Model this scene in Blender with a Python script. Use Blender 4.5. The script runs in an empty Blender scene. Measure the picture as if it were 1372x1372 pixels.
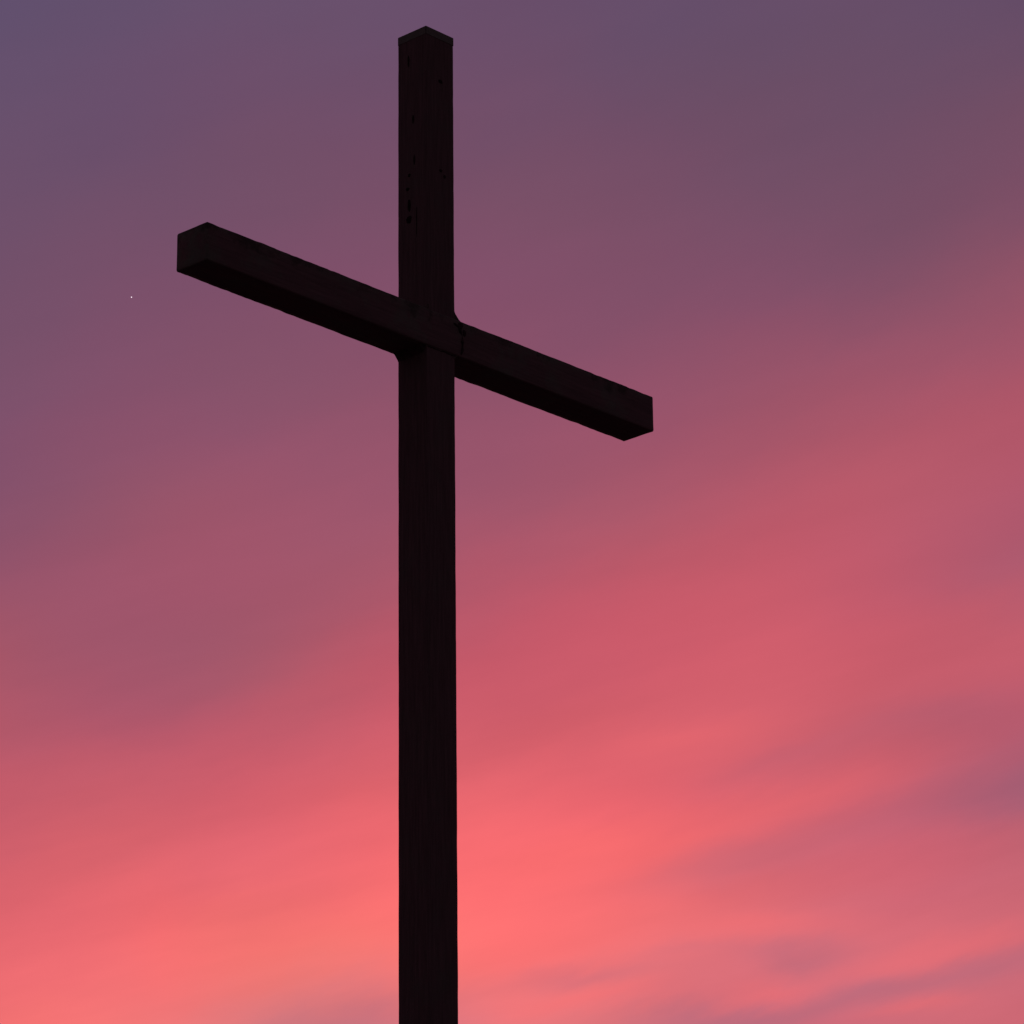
import bpy, bmesh, math, random
import numpy as np
from mathutils import Vector, noise, Matrix

sc = bpy.context.scene
C = sc.collection
W = 0.25                                   # side of the square post, metres
R = math.radians

# ------------------------------------------------------------------ camera
PITCH, ROLL, FPX = 0.34796651, -0.01040754, 5507.765
cam = bpy.data.cameras.new('camera'); co = bpy.data.objects.new('camera', cam); C.objects.link(co)
cam.sensor_width = 36; cam.lens = FPX / 1372 * 36; cam.clip_start = 0.1; cam.clip_end = 60000
co.matrix_world = Matrix.Rotation(math.pi / 2 + PITCH, 4, 'X') @ Matrix.Rotation(ROLL, 4, 'Z')
sc.camera = co
sc.view_settings.view_transform = 'Standard'; sc.view_settings.look = 'None'
sc.view_settings.exposure = 0; sc.view_settings.gamma = 1

# ------------------------------------------------------------------ sky
SUN_AZ, SUN_EL = -6.0, 1.0                 # just above the horizon, behind the cross
# colours of the cloud sheet, sRGB, one row per 98/5508 rad of elevation, top to bottom,
# one column per 171.5/5508 rad of azimuth, left to right
SKY = [
 [(97,80,110),(100,80,109),(103,80,108),(105,80,108),(105,78,106),(102,78,106),(102,78,105),(103,78,105),(99,76,103)],
 [(101,80,109),(104,79,108),(108,79,107),(109,79,106),(109,78,105),(106,78,104),(105,78,103),(105,78,103),(105,77,102)],
 [(105,80,108),(108,79,107),(113,79,105),(115,79,105),(116,79,104),(113,78,103),(110,78,102),(111,78,102),(114,78,101)],
 [(110,80,107),(114,80,106),(118,80,105),(122,80,105),(123,80,104),(121,79,103),(118,79,103),(118,79,102),(122,79,102)],
 [(115,80,106),(121,80,106),(126,80,106),(129,80,106),(130,80,106),(129,80,105),(131,80,105),(132,81,104),(140,82,103)],
 [(121,81,107),(129,81,107),(133,82,106),(137,82,106),(139,82,106),(141,82,106),(149,83,105),(154,84,105),(160,85,105)],
 [(129,81,108),(139,82,107),(144,83,107),(148,84,107),(151,84,107),(157,85,107),(166,86,105),(173,87,105),(176,87,105)],
 [(137,82,107),(148,84,106),(156,85,107),(157,86,108),(161,86,107),(172,88,106),(184,89,106),(184,90,107),(177,88,108)],
 [(150,84,107),(158,85,107),(162,86,107),(169,88,107),(184,88,106),(194,90,106),(196,91,107),(188,90,108),(178,90,110)],
 [(163,86,105),(161,86,107),(168,88,106),(190,89,105),(199,90,106),(205,92,107),(207,94,108),(198,92,107),(194,93,108)],
 [(178,88,105),(176,87,106),(192,91,107),(208,95,108),(211,95,107),(217,98,109),(212,98,110),(198,94,108),(186,92,111)],
 [(194,91,106),(202,94,107),(215,97,109),(228,102,110),(236,104,111),(230,101,110),(216,100,112),(204,97,112),(178,95,114)],
 [(212,97,108),(222,101,109),(234,105,112),(247,110,113),(252,111,114),(242,109,113),(218,104,114),(208,101,115),(198,100,113)],
 [(229,104,111),(239,109,114),(255,117,114),(252,119,116),(250,117,118),(238,115,119),(222,111,120),(214,108,119),(203,105,118)],
 [(241,112,115),(246,119,119),(220,120,125),(208,116,127),(232,119,124),(216,114,123),(204,107,122),(208,107,119),(204,104,117)],
]
def lin(c):
    c = np.asarray(c, float) / 255
    return np.where(c <= .04045, c / 12.92, ((c + .055) / 1.055) ** 2.4)
G = lin(SKY)                               # 15 x 9 x 3
def solve_spline(V, axis):
    V = np.moveaxis(V, axis, 0); n = V.shape[0]
    M = np.zeros((n, n))
    for i in range(n):
        for k, w in ((-1, 1/6), (0, 2/3), (1, 1/6)):
            M[i, min(max(i + k, 0), n - 1)] += w
    X = np.linalg.solve(M, V.reshape(n, -1)).reshape(V.shape)
    return np.moveaxis(X, 0, axis)
G = np.clip(solve_spline(solve_spline(G, 0), 1), 0, None)
NR, NC = G.shape[:2]

world = bpy.data.worlds.new('World'); sc.world = world; world.use_nodes = True
nt = world.node_tree; N = nt.nodes; L = nt.links; N.clear()
def node(t, **k):
    n = N.new(t)
    for a, b in k.items(): setattr(n, a, b)
    return n
def put(sock, v):
    if isinstance(v, bpy.types.NodeSocket): L.new(v, sock)
    else: sock.default_value = v
def math_(op, a, b=None, c=None, clamp=False):
    n = node('ShaderNodeMath', operation=op, use_clamp=clamp); put(n.inputs[0], a)
    if b is not None: put(n.inputs[1], b)
    if c is not None: put(n.inputs[2], c)
    return n.outputs[0]
def combine(x, y, z):
    n = node('ShaderNodeCombineXYZ'); put(n.inputs[0], x); put(n.inputs[1], y); put(n.inputs[2], z); return n.outputs[0]
def noise_(vec, scale, detail=3, rough=.5, off=0):
    n = node('ShaderNodeTexNoise'); n.inputs['Scale'].default_value = scale
    n.inputs['Detail'].default_value = detail; n.inputs['Roughness'].default_value = rough
    a = node('ShaderNodeVectorMath', operation='ADD'); L.new(vec, a.inputs[0]); a.inputs[1].default_value = (off, off * .7, off * 1.3)
    L.new(a.outputs[0], n.inputs['Vector'])
    return math_('SUBTRACT', n.outputs[0], .5)
def mixc(f, a, b, mode='MIX'):
    n = node('ShaderNodeMix', data_type='RGBA', blend_type=mode)
    put(n.inputs[0], f); put(n.inputs[6], a); put(n.inputs[7], b); return n.outputs[2]

tc = node('ShaderNodeTexCoord'); sep = node('ShaderNodeSeparateXYZ'); L.new(tc.outputs['Generated'], sep.inputs[0])
dx, dy, dz = sep.outputs
az = math_('ARCTAN2', dx, dy); el = math_('ARCSINE', dz)
HF = 686 / FPX
# sheet coordinates: 0..1 across the lit part of the sky (azimuth, falling elevation)
S = math_('ADD', math_('MULTIPLY', az, math.cos(PITCH) / (2 * HF)), .5)
T = math_('ADD', math_('MULTIPLY', math_('SUBTRACT', el, PITCH), -1 / (2 * HF)), .5)
S0, T0 = S, T
# wind-drawn streaks climb to the right: (along, across)
al = math_('SUBTRACT', S, math_('MULTIPLY', T, .25)); ac = math_('ADD', T, math_('MULTIPLY', S, .25))
streak = combine(math_('MULTIPLY', al, .9), math_('MULTIPLY', ac, 4.0), 0.0)
streak_f = combine(math_('MULTIPLY', al, 2.5), math_('MULTIPLY', ac, 13.0), 0.0)
streak_w = combine(math_('MULTIPLY', al, 1.5), math_('MULTIPLY', ac, 3.0), 0.0)
low = math_('MULTIPLY', math_('SUBTRACT', T0, .35), 2.0, clamp=True)      # texture is stronger low in the sky
wy = math_('ADD', math_('MULTIPLY', noise_(streak, 1.3, 3, .5, 3.1), .03), math_('MULTIPLY', math_('MULTIPLY', noise_(streak_f, 1.0, 3, .5, 9.7), low), .030))
wx = math_('MULTIPLY', noise_(streak_w, 1.2, 2, .5, 21.3), .06)
al2 = math_('SUBTRACT', S, math_('MULTIPLY', T, .45)); ac2 = math_('ADD', T, math_('MULTIPLY', S, .45))
wisp = combine(math_('MULTIPLY', al2, 2.2), math_('MULTIPLY', ac2, 5.5), 0.0)
wy = math_('ADD', wy, math_('MULTIPLY', noise_(wisp, 1.6, 5, .58, 71.0), .075))
T = math_('ADD', T, wy); S = math_('ADD', S, wx)

def ramp(val, cols, lo_pad):
    """uniform cubic B-spline through len(cols) stops; first stop at 0, last at 1 of (val)"""
    n = len(cols)
    r = node('ShaderNodeValToRGB'); cr = r.color_ramp; cr.interpolation = 'B_SPLINE'
    while len(cr.elements) < n: cr.elements.new(.5)
    # keep a margin so that the end stops are held outside the sheet
    for i in range(n):
        e = cr.elements[i]; e.position = .04 + .92 * i / (n - 1)
    for i in range(n):
        c = cols[i]; cr.elements[i].color = (*c, 1) if len(c) == 3 else c
    L.new(math_('MULTIPLY_ADD', val, .92, .04), r.inputs[0])
    return r.outputs[0]
acc = None
for j in range(NR):
    w = ramp(T, [(1, 1, 1) if i == j else (0, 0, 0) for i in range(NR)], 0)
    row = ramp(S, [tuple(G[j, i]) for i in range(NC)], 0)
    m = node('ShaderNodeVectorMath', operation='MULTIPLY'); L.new(w, m.inputs[0]); L.new(row, m.inputs[1])
    if acc is None: acc = m.outputs[0]
    else:
        a = node('ShaderNodeVectorMath', operation='ADD'); L.new(acc, a.inputs[0]); L.new(m.outputs[0], a.inputs[1]); acc = a.outputs[0]
sheet = acc
# single streaks of shadowed (mauve) or lit (coral) cloud: x, y in 1/1372 of the sheet, half length, half thickness, slope, strength
def streak_mask(x, y, hl, hw, slope, k):
    hw *= 1.3; k *= .72
    x, y, hl, hw = x / 1372, y / 1372, hl / 1372, hw / 1372
    a = math.atan(slope); ca, sa = math.cos(a), math.sin(a)
    X = math_('SUBTRACT', S, x); Y = math_('SUBTRACT', T, y)
    u = math_('SUBTRACT', math_('MULTIPLY', X, ca / hl), math_('MULTIPLY', Y, sa / hl))
    v = math_('ADD', math_('MULTIPLY', X, sa / hw), math_('MULTIPLY', Y, ca / hw))
    r2 = math_('ADD', math_('MULTIPLY', u, u), math_('MULTIPLY', v, v))
    return math_('MULTIPLY', math_('POWER', 2.71828, math_('MULTIPLY', r2, -1.0)), k)
MAUVE = tuple(lin((168, 104, 124))) + (1,); CORAL = tuple(lin((255, 112, 112))) + (1,); DUSK = tuple(lin((150, 92, 116))) + (1,)
STREAKS = [
 (1350, 1070, 130, 27, .16, .70, DUSK), (1200, 1100, 120, 26, .20, .28, DUSK), (1060, 1125, 120, 24, .18, .22, MAUVE),
 (945, 1160, 110, 22, .16, .34, MAUVE), (1060, 1281, 75, 15, .14, .62, MAUVE), (1125, 1330, 130, 15, .10, .70, MAUVE),
 (1300, 1308, 110, 22, .16, .50, MAUVE), (975, 1364, 130, 17, .12, .75, MAUVE), (776, 1312, 85, 11, .04, .38, MAUVE),
 (735, 1295, 50, 9, .10, .20, MAUVE), (905, 1285, 70, 10, .05, .20, MAUVE),
 (480, 1352, 150, 16, .20, .22, MAUVE), (1345, 795, 110, 28, .15, .22, DUSK), (1235, 978, 130, 24, .12, .30, DUSK),
 (1045, 1024, 100, 16, .16, .26, DUSK), (1300, 1190, 120, 24, .1, .15, DUSK), (1110, 1215, 100, 12, .15, .12, MAUVE),
 (790, 1142, 150, 26, .10, .55, CORAL), (930, 1115, 130, 16, .18, .35, CORAL), (700, 1255, 110, 26, .05, .45, CORAL),
 (1000, 1245, 80, 16, .08, .35, CORAL), (1020, 1330, 75, 13, .14, .50, CORAL), (790, 1345, 110, 13, .03, .45, CORAL),
 (1290, 1270, 110, 15, .08, .35, CORAL), (1030, 1075, 150, 15, .14, .30, CORAL), (925, 982, 110, 18, .06, .22, CORAL),
 (1210, 1362, 60, 10, .1, .30, CORAL), (1180, 1290, 70, 12, .1, .18, CORAL),
]
for x, y, hl, hw, sl, k, col in STREAKS:
    sheet = mixc(streak_mask(x, y, hl, hw, sl, k), sheet, col)
# fine unevenness of the cloud
fine = math_('ADD', 1.0, math_('ADD', math_('MULTIPLY', noise_(streak_f, 1.6, 4, .55, 40.0), math_('MULTIPLY_ADD', low, .14, .05)),
                               math_('MULTIPLY', noise_(streak, 2.2, 3, .5, 55.0), .07)))
vm = node('ShaderNodeVectorMath', operation='SCALE'); L.new(sheet, vm.inputs[0]); L.new(fine, vm.inputs['Scale']); sheet = vm.outputs[0]
# clear dusk sky away from the glow
sky = node('ShaderNodeTexSky', sky_type='NISHITA', sun_disc=False, sun_elevation=R(SUN_EL), sun_rotation=R(SUN_AZ))
sk = node('ShaderNodeVectorMath', operation='SCALE'); L.new(sky.outputs[0], sk.inputs[0]); sk.inputs['Scale'].default_value = .05
tint = mixc(.55, sk.outputs[0], (*lin((118, 92, 104)), 1))
dot = math_('ADD', math_('MULTIPLY', dx, math.sin(R(SUN_AZ))), math_('MULTIPLY', dy, math.cos(R(SUN_AZ))))
mr = node('ShaderNodeMapRange', interpolation_type='SMOOTHSTEP'); L.new(dot, mr.inputs[0])
mr.inputs[1].default_value = .35; mr.inputs[2].default_value = .85
final = mixc(mr.outputs[0], tint, sheet)
bg = node('ShaderNodeBackground'); L.new(final, bg.inputs[0]); bg.inputs[1].default_value = 1
out = node('ShaderNodeOutputWorld'); L.new(bg.outputs[0], out.inputs[0])

# the sun has all but set behind the clouds
sd = bpy.data.lights.new('sun', 'SUN'); sd.energy = .05; sd.angle = R(3); sd.color = (1, .5, .4)
so = bpy.data.objects.new('sun', sd); C.objects.link(so)
sv = Vector((math.sin(R(SUN_AZ)) * math.cos(R(SUN_EL)), math.cos(R(SUN_AZ)) * math.cos(R(SUN_EL)), math.sin(R(SUN_EL))))
so.rotation_euler = sv.to_track_quat('Z', 'Y').to_euler()

D, X, YAW = 95.3719 * W, -2.08952 * W, .8175345
ZB, H, L1, L2, DEP, ZTOP, CAP, OV = (v * W for v in (39.0708, 1.0015, 7.5085, 7.5599, 1.0554, 47.9614, .2424, .0083))
BASE = 3.0                                  # hilltop above the camera's eye
zb, zt = ZB - BASE, ZTOP - BASE
# ------------------------------------------------------------------ materials
def material(name, dark, light, moss=None, moss_amt=0, stretch=(9, 9, .5), bump=.3, rough=.8, spec=.25, stain=None):
    m = bpy.data.materials.new(name); m.use_nodes = True
    t = m.node_tree; n = t.nodes; l = t.links; b = n['Principled BSDF']
    tcn = n.new('ShaderNodeTexCoord'); mp = n.new('ShaderNodeMapping'); mp.inputs['Scale'].default_value = stretch
    l.new(tcn.outputs['Object'], mp.inputs[0])
    g = n.new('ShaderNodeTexNoise'); g.inputs['Scale'].default_value = 6; g.inputs['Detail'].default_value = 8; g.inputs['Roughness'].default_value = .65
    l.new(mp.outputs[0], g.inputs['Vector'])
    r = n.new('ShaderNodeValToRGB'); r.color_ramp.elements[0].position = .35; r.color_ramp.elements[1].position = .68
    r.color_ramp.elements[0].color = (*dark, 1); r.color_ramp.elements[1].color = (*light, 1); l.new(g.outputs[0], r.inputs[0])
    col = r.outputs[0]
    if moss:
        g2 = n.new('ShaderNodeTexNoise'); g2.inputs['Scale'].default_value = 3.2; g2.inputs['Detail'].default_value = 7; g2.inputs['Roughness'].default_value = .7
        l.new(tcn.outputs['Object'], g2.inputs['Vector'])
        r2 = n.new('ShaderNodeValToRGB'); r2.color_ramp.elements[0].position = .5; r2.color_ramp.elements[1].position = .68
        r2.color_ramp.elements[1].color = (moss_amt,) * 3 + (1,); l.new(g2.outputs[0], r2.inputs[0])
        mx = n.new('ShaderNodeMix'); mx.data_type = 'RGBA'; l.new(r2.outputs[0], mx.inputs[0]); l.new(col, mx.inputs[6]); mx.inputs[7].default_value = (*moss, 1); col = mx.outputs[2]
    if stain:                                # the sawn end and the upper arris have gone green
        se = n.new('ShaderNodeSeparateXYZ'); l.new(tcn.outputs['Object'], se.inputs[0])
        me_ = n.new('ShaderNodeMapRange'); l.new(se.outputs[0], me_.inputs[0]); me_.inputs[1].default_value = -L1 - .01; me_.inputs[2].default_value = -L1 + .10
        me_.inputs[3].default_value = .75; me_.inputs[4].default_value = 0
        mt = n.new('ShaderNodeMapRange'); l.new(se.outputs[2], mt.inputs[0]); mt.inputs[1].default_value = zb + H * .72; mt.inputs[2].default_value = zb + H
        mt.inputs[3].default_value = 0; mt.inputs[4].default_value = .6
        mm = n.new('ShaderNodeMath'); mm.operation = 'MAXIMUM'; l.new(me_.outputs[0], mm.inputs[0]); l.new(mt.outputs[0], mm.inputs[1])
        ge = n.new('ShaderNodeTexNoise'); ge.inputs['Scale'].default_value = 12; ge.inputs['Detail'].default_value = 5; l.new(tcn.outputs['Object'], ge.inputs['Vector'])
        mg = n.new('ShaderNodeMath'); mg.operation = 'MULTIPLY'; mg.use_clamp = True; l.new(mm.outputs[0], mg.inputs[0])
        mh = n.new('ShaderNodeMapRange'); l.new(ge.outputs[0], mh.inputs[0]); mh.inputs[1].default_value = .35; mh.inputs[2].default_value = .6; l.new(mh.outputs[0], mg.inputs[1])
        mx = n.new('ShaderNodeMix'); mx.data_type = 'RGBA'; l.new(mg.outputs[0], mx.inputs[0]); l.new(col, mx.inputs[6]); mx.inputs[7].default_value = (.050, .068, .056, 1); col = mx.outputs[2]
    if stain:                                # old water stains running down from the upper arris
        sp = n.new('ShaderNodeSeparateXYZ'); l.new(tcn.outputs['Object'], sp.inputs[0])
        g3 = n.new('ShaderNodeTexNoise'); g3.inputs['Scale'].default_value = 5.5; g3.inputs['Detail'].default_value = 6; g3.inputs['Roughness'].default_value = .65
        l.new(tcn.outputs['Object'], g3.inputs['Vector'])
        m1 = n.new('ShaderNodeMapRange'); l.new(sp.outputs[2], m1.inputs[0]); m1.inputs[1].default_value = stain[0]; m1.inputs[2].default_value = stain[1]
        m1.inputs[3].default_value = -.18; m1.inputs[4].default_value = .10
        ad = n.new('ShaderNodeMath'); ad.operation = 'ADD'; l.new(g3.outputs[0], ad.inputs[0]); l.new(m1.outputs[0], ad.inputs[1])
        r3 = n.new('ShaderNodeValToRGB'); r3.color_ramp.elements[0].position = .55; r3.color_ramp.elements[1].position = .66
        r3.color_ramp.elements[1].color = (.7, .7, .7, 1); l.new(ad.outputs[0], r3.inputs[0])
        mx = n.new('ShaderNodeMix'); mx.data_type = 'RGBA'; l.new(r3.outputs[0], mx.inputs[0]); l.new(col, mx.inputs[6]); mx.inputs[7].default_value = (.012, .009, .010, 1); col = mx.outputs[2]
    l.new(col, b.inputs['Base Color']); b.inputs['Roughness'].default_value = rough; b.inputs['Specular IOR Level'].default_value = spec
    bp = n.new('ShaderNodeBump'); bp.inputs['Strength'].default_value = bump; bp.inputs['Distance'].default_value = .01
    l.new(g.outputs[0], bp.inputs['Height']); l.new(bp.outputs[0], b.inputs['Normal'])
    return m
M_POST = material('weathered_timber', (.044, .025, .032), (.078, .045, .056), (.040, .046, .044), .45)
M_BEAM = material('weathered_timber_beam', (.052, .030, .038), (.084, .049, .059), (.056, .072, .063), .8, stretch=(.5, 9, 9), stain=(zb + .05, zb + H))
M_CAP = material('cap_metal', (.018, .019, .016), (.032, .034, .030), stretch=(2, 2, 2), rough=.55, spec=.5)
M_FILL = material('joint_filler', (.022, .015, .016), (.055, .035, .040), stretch=(4, 4, 4), bump=.8)
M_HOLE = material('dark_timber_split', (.008, .005, .006), (.024, .014, .017), stretch=(3, 3, 1), rough=.95, spec=0)
M_BEAD = material('old_sealant', (.014, .009, .011), (.040, .024, .029), stretch=(6, 6, 6), bump=.6, rough=.95, spec=.05)
M_CONC = material('concrete', (.2, .19, .18), (.34, .33, .31), stretch=(2, 2, 2))
M_GRASS = material('hill_grass', (.10, .065, .065), (.22, .15, .14), stretch=(1.5, 1.5, 1.5), bump=1)

# ------------------------------------------------------------------ the cross
def obj(name, bm, mat, parent=None, smooth=False):
    me = bpy.data.meshes.new(name); bm.to_mesh(me); bm.free(); me.materials.append(mat)
    for p in me.polygons: p.use_smooth = smooth
    o = bpy.data.objects.new(name, me); C.objects.link(o)
    if parent: o.parent = parent
    return o
def beam(x0, x1, y0, y1, z0, z1, step, rad, amp, seed, drift=0.0, nick=0.0):
    """a beam with rounded arrises; long axis = largest extent; worn by noise"""
    ext = [x1 - x0, y1 - y0, z1 - z0]; ax = ext.index(max(ext)); oth = [i for i in range(3) if i != ax]
    lo = [x0, y0, z0]; hi = [x1, y1, z1]
    a0, a1 = lo[oth[0]], hi[oth[0]]; b0, b1 = lo[oth[1]], hi[oth[1]]
    prof = []
    corners = [(a0, b0, math.pi), (a1, b0, 1.5 * math.pi), (a1, b1, 0), (a0, b1, .5 * math.pi)]
    K = 5
    for ci, (ca, cb, st) in enumerate(corners):
        cx = ca + rad * (1 if ca == a0 else -1); cy = cb + rad * (1 if cb == b0 else -1)
        for k in range(K):
            t = st + k / (K - 1) * math.pi / 2
            prof.append((cx + rad * math.cos(t), cy + rad * math.sin(t)))
        nx = corners[(ci + 1) % 4]
        # points along the flat
        e = prof[-1]; ncx = nx[0] + rad * (1 if nx[0] == a0 else -1); ncy = nx[1] + rad * (1 if nx[1] == b0 else -1)
        f = (ncx + rad * math.cos(nx[2]), ncy + rad * math.sin(nx[2]))
        for k in range(1, 8): prof.append((e[0] + (f[0] - e[0]) * k / 8, e[1] + (f[1] - e[1]) * k / 8))
    n = max(2, int(round(ext[ax] / step)))
    er = rad * .8
    stations = [(lo[ax], er), (lo[ax] + er * .3, er * .3), (lo[ax] + er, 0)]
    stations += [(lo[ax] + er + (ext[ax] - 2 * er) * i / n, 0) for i in range(1, n)]
    stations += [(hi[ax] - er, 0), (hi[ax] - er * .3, er * .3), (hi[ax], er)]
    bm = bmesh.new(); rings = []
    ca, cb = (a0 + a1) / 2, (b0 + b1) / 2
    for s, ins in stations:
        ring = []
        for pa, pb in prof:
            fa = 1 - ins / ((a1 - a0) / 2); fb = 1 - ins / ((b1 - b0) / 2)
            v = [0, 0, 0]; v[ax] = s; v[oth[0]] = ca + (pa - ca) * fa; v[oth[1]] = cb + (pb - cb) * fb
            q = Vector(v)
            q2 = Vector(v); q2[ax] *= .45
            d = noise.fractal(q2 * 9 + Vector((seed, 0, 0)), .8, 2.1, 4) * amp
            corner = (abs(pa - ca) / (a1 - a0) * 2) * (abs(pb - cb) / (b1 - b0) * 2)
            if nick:
                g = noise.noise(q * 16 + Vector((0, seed, 0))) * min(1.2, max(.1, 1.1 + 2.2 * noise.noise(Vector((s * 1.3, seed, 2)))))
                if corner > .8: d += nick * g * .8 - nick * max(0, g - .25) * 1.5
            out = Vector([0, 0, 0]); out[oth[0]] = (pa - ca) / (a1 - a0) * 2; out[oth[1]] = (pb - cb) / (b1 - b0) * 2
            q += out * d
            q[oth[0]] += drift * noise.noise(Vector((s * .35, seed, 0)))
            ring.append(bm.verts.new(q))
        rings.append(ring)
    m = len(prof)
    for r0, r1 in zip(rings, rings[1:]):
        for k in range(m): bm.faces.new((r0[k], r0[(k + 1) % m], r1[(k + 1) % m], r1[k]))
    bm.faces.new(rings[0][::-1]); bm.faces.new(rings[-1])
    bmesh.ops.recalc_face_normals(bm, faces=bm.faces[:])
    return bm

cross = bpy.data.objects.new('cross', None); C.objects.link(cross)
cross.location = (X, D, BASE); cross.rotation_euler = (0, 0, YAW)
cross['label'] = 'tall dark square-beamed cross with capped post standing against the pink dusk sky'
cross['category'] = 'cross'
zb, zt = ZB - BASE, ZTOP - BASE             # heights in the cross's own frame (x along the arm, y to the back)
post = obj('post', beam(-.0022, W + .0015, -.0015, W + .0022, -.6, zt - .02, .03, .006, .0010, 5.0, .0015), M_POST, cross, True)
arm = obj('crossbeam', beam(-L1, W + L2, -.007, DEP, zb, zb + H, .02, .012, .0014, 11.0, 0, .003), M_BEAM, cross, True)

# cap: thin folded metal plate with a turned-down rim
bm = bmesh.new()
o_ = OV + .002
def boxv(bm, x0, x1, y0, y1, z0, z1):
    v = [bm.verts.new((x, y, z)) for z in (z0, z1) for y in (y0, y1) for x in (x0, x1)]
    for f in ((0, 2, 3, 1), (4, 5, 7, 6), (0, 1, 5, 4), (2, 6, 7, 3), (0, 4, 6, 2), (1, 3, 7, 5)): bm.faces.new([v[i] for i in f])
boxv(bm, -o_, W + o_, -o_, W + o_, zt - CAP, zt)
bmesh.ops.bevel(bm, geom=[e for e in bm.edges], offset=.004, segments=2, affect='EDGES')
bmesh.ops.subdivide_edges(bm, edges=bm.edges[:], cuts=3, use_grid_fill=True)
for v in bm.verts: v.co += Vector((1, 1, 1)) * 0.0012 * noise.noise(v.co * 25)
cap = obj('post_cap', bm, M_CAP, cross)

# filled-in corners where the beam meets the post
def fillet(sx, sz, a, y0=-.002, y1=None, name='corner_fillet'):
    """sx: +1 right of the post, -1 left; sz: +1 on top of the beam, -1 below"""
    y1 = DEP if y1 is None else y1
    x = W if sx > 0 else 0.0; z = zb + H if sz > 0 else zb
    pts = [(x - sx * .02, z + sz * a * 1.05), (x + sx * .002, z + sz * a)]
    for k in range(1, 6):
        t = k / 6
        c = ((1 - t) ** 2 * a + 2 * t * (1 - t) * a * .30, t * t * a + 2 * t * (1 - t) * a * .30)
        pts.append((x + sx * c[1], z + sz * c[0]))
    pts += [(x + sx * a, z + sz * .002), (x + sx * a * 1.1, z - sz * .02), (x - sx * .02, z - sz * .02)]
    bm = bmesh.new(); rings = []
    for i in range(15):
        y = y0 + (y1 - y0) * i / 14
        rings.append([bm.verts.new(Vector((p[0], y, p[1])) + Vector((1, 0, 1)) * .004 * noise.noise(Vector((p[0] * 30, y * 22, p[1] * 30)))) for p in pts])
    m = len(pts)
    for r0, r1 in zip(rings, rings[1:]):
        for k in range(m): bm.faces.new((r0[k], r0[(k + 1) % m], r1[(k + 1) % m], r1[k]))
    bm.faces.new(rings[0][::-1]); bm.faces.new(rings[-1]); bmesh.ops.recalc_face_normals(bm, faces=bm.faces[:])
    return obj(name, bm, M_FILL, cross)
fillet(1, 1, .052); fillet(-1, -1, .047, 0.02, W + .002); fillet(1, -1, .022); fillet(-1, 1, .03)

# beads of old sealant along the joint, on the face towards the right
def bead(points, rad, name, mat):
    bm = bmesh.new(); prev = None
    for i, p in enumerate(points):
        p = Vector(p); q = Vector(points[min(i + 1, len(points) - 1)]) - Vector(points[max(i - 1, 0)]); q.normalize()
        n1 = Vector((0, 1, 0)); n2 = q.cross(n1).normalized()
        p = p + Vector((.006 * noise.noise(p * 30), 0, .005 * noise.noise(p * 37 + Vector((5, 0, 0)))))
        r = rad * (1 + 1.4 * noise.noise(p * 55)) * (.4 if i in (0, len(points) - 1) else 1)
        ring = [bm.verts.new(p + (n2 * math.cos(t) + n1 * math.sin(t) * .7) * r) for t in [k * math.pi / 4 for k in range(8)]]
        if prev:
            for k in range(8): bm.faces.new((prev[k], prev[(k + 1) % 8], ring[(k + 1) % 8], ring[k]))
        else: bm.faces.new(ring)
        prev = ring
    bm.faces.new(prev[::-1]); bmesh.ops.recalc_face_normals(bm, faces=bm.faces[:])
    return obj(name, bm, mat, cross, True)
def curve(pts, n=24):
    res = []
    P = [Vector(p) for p in pts]; P = [P[0] * 2 - P[1]] + P + [P[-1] * 2 - P[-2]]
    for i in range(1, len(P) - 2):
        for k in range(n // (len(pts) - 1)):
            t = k / (n // (len(pts) - 1)); a, b, c, d = P[i - 1], P[i], P[i + 1], P[i + 2]
            res.append(.5 * ((2 * b) + (c - a) * t + (2 * a - 5 * b + 4 * c - d) * t * t + (3 * b - a - 3 * c + d) * t ** 3))
    return res + [P[-2]]
yf = -.009
bead(curve([(W - .02, yf, zb + H * .86), (W + .025, yf, zb + H * .80), (W + .06, yf, zb + H * .58), (W + .066, yf, zb + H * .35), (W + .055, yf, zb + .02)], 32), .006, 'sealant_bead', M_BEAD)
bead(curve([(.0, -.003, zb - .004), (W * .4, -.003, zb - .006), (W * .7, -.003, zb - .003), (W + .01, -.003, zb - .006)], 24), .004, 'sealant_bead', M_BEAD)

# splits and knot holes worn into the timber
def blotch(face, along, height, wid, hgt, seed, parent=post):
    """an irregular dark split lying in a face of the post: face 'l' (end side) or 'r' (towards right)"""
    bm = bmesh.new(); n = 22; ring = []; ring2 = []
    for k in range(n):
        t = 2 * math.pi * k / n
        r = 1 + .35 * noise.noise(Vector((math.cos(t) * 1.6, math.sin(t) * 1.6, seed)))
        a = along + math.cos(t) * wid * r; z = height + math.sin(t) * hgt * r
        for lst, pr, s in ((ring, .0042, 1.0), (ring2, -.004, 1.25)):
            a2 = along + (a - along) * s; z2 = height + (z - height) * s
            co_ = (-pr, a2, z2) if face == 'l' else (a2, -pr, z2)
            lst.append(bm.verts.new(co_))
    bm.faces.new(ring)
    for k in range(n): bm.faces.new((ring[k], ring[(k + 1) % n], ring2[(k + 1) % n], ring2[k]))
    bmesh.ops.recalc_face_normals(bm, faces=bm.faces[:])
    return obj('timber_split', bm, M_HOLE, parent)
def pz(y): return zt - (y - 34) / 192      # 192 rows of the photograph to the metre here
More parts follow.
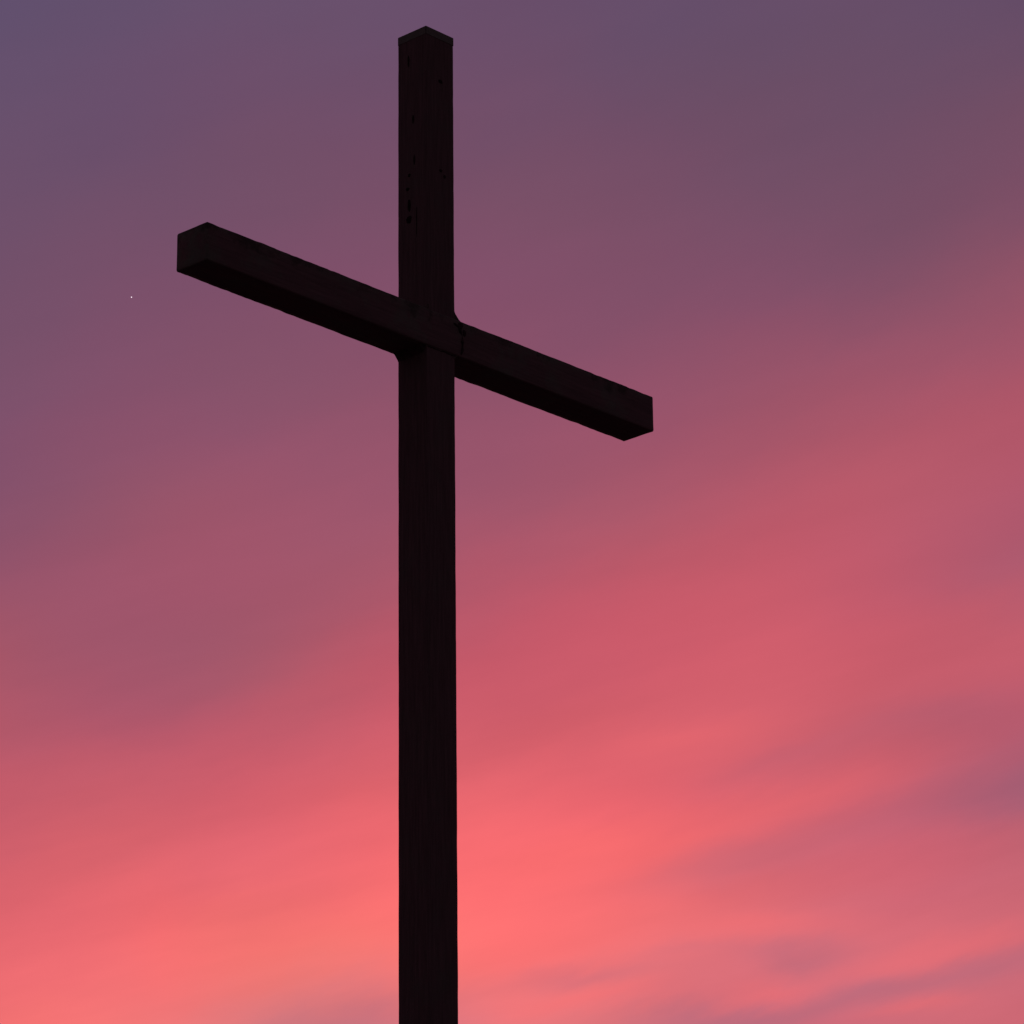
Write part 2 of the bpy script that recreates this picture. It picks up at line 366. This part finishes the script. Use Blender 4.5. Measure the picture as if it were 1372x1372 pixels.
for f, a, y, w_, h_ in [('l', .155, 73, .008, .035), ('l', .115, 155, .007, .03), ('l', .105, 210, .006, .035), ('l', .15, 228, .011, .012),
                        ('l', .165, 246, .016, .010), ('l', .15, 268, .013, .040), ('l', .155, 287, .023, .024), ('l', .085, 292, .003, .10),
                        ('r', .13, 102, .017, .012), ('r', .13, 223, .014, .008), ('r', .165, 229, .010, .010)]:
    blotch(f, a, pz(y), w_, h_, y * .37)
for a, z, w_, h_, sd_ in [(W + .045, zb + H * .86, .022, .020, 3.3), (W + .082, zb + H * .70, .012, .022, 7.1)]:   # rot where the arm leaves the post
    b_ = blotch('r', a, z, w_, h_, sd_, arm); b_.location.y = -.007; b_.data.materials[0] = M_BEAD
# concrete footing
bm = bmesh.new(); boxv(bm, -.3, W + .3, -.3, W + .3, -.9, .12)
bmesh.ops.bevel(bm, geom=[e for e in bm.edges], offset=.02, segments=2, affect='EDGES')
obj('footing', bm, M_CONC, cross)

# ------------------------------------------------------------------ evening star
bm = bmesh.new(); bmesh.ops.create_icosphere(bm, subdivisions=3, radius=1.0)
ms = bpy.data.materials.new('starlight'); ms.use_nodes = True; ns = ms.node_tree.nodes; ns.clear()
e_ = ns.new('ShaderNodeEmission'); e_.inputs[0].default_value = (1, .82, .94, 1); e_.inputs[1].default_value = 1.2
o2 = ns.new('ShaderNodeOutputMaterial'); ms.node_tree.links.new(e_.outputs[0], o2.inputs[0])
star = obj('star', bm, ms, None, True)
dist = 9000
d = co.matrix_world.to_3x3() @ Vector(((176.2 - 686) / FPX, -(398.2 - 686) / FPX, -1)).normalized()
star.location = d * dist; star.scale = (dist / FPX * .8,) * 3
star['label'] = 'tiny bright white star alone in the purple sky beyond the crossbeam'; star['category'] = 'star'

# ------------------------------------------------------------------ ground: a grassy knoll, all of it below the frame
bm = bmesh.new(); rings = []
rad = [0, 1, 2, 3.5, 5, 7, 9, 11, 13, 15, 18, 21, 24, 28, 33, 40, 55, 80, 140, 300, 900, 3000, 9000, 20000]
for r in rad:
    ring = []
    for k in range(96):
        a = 2 * math.pi * k / 96; x = X + r * math.cos(a); y = D + r * math.sin(a)
        t = min(1, max(0, (r - 1.5) / 19)); h = BASE + (-1.65 - BASE) * (t * t * (3 - 2 * t))
        if 3 < r < 3000: h += .18 * noise.noise(Vector((x * .3, y * .3, 0)))
        ring.append(bm.verts.new((x, y, h)))
        if r == 0: break
    rings.append(ring)
for k in range(96): bm.faces.new((rings[0][0], rings[1][k], rings[1][(k + 1) % 96]))
for r0, r1 in zip(rings[1:], rings[2:]):
    for k in range(96): bm.faces.new((r0[k], r1[k], r1[(k + 1) % 96], r0[(k + 1) % 96]))
bmesh.ops.recalc_face_normals(bm, faces=bm.faces[:])
gr = obj('ground', bm, M_GRASS, None, True); gr['kind'] = 'structure'
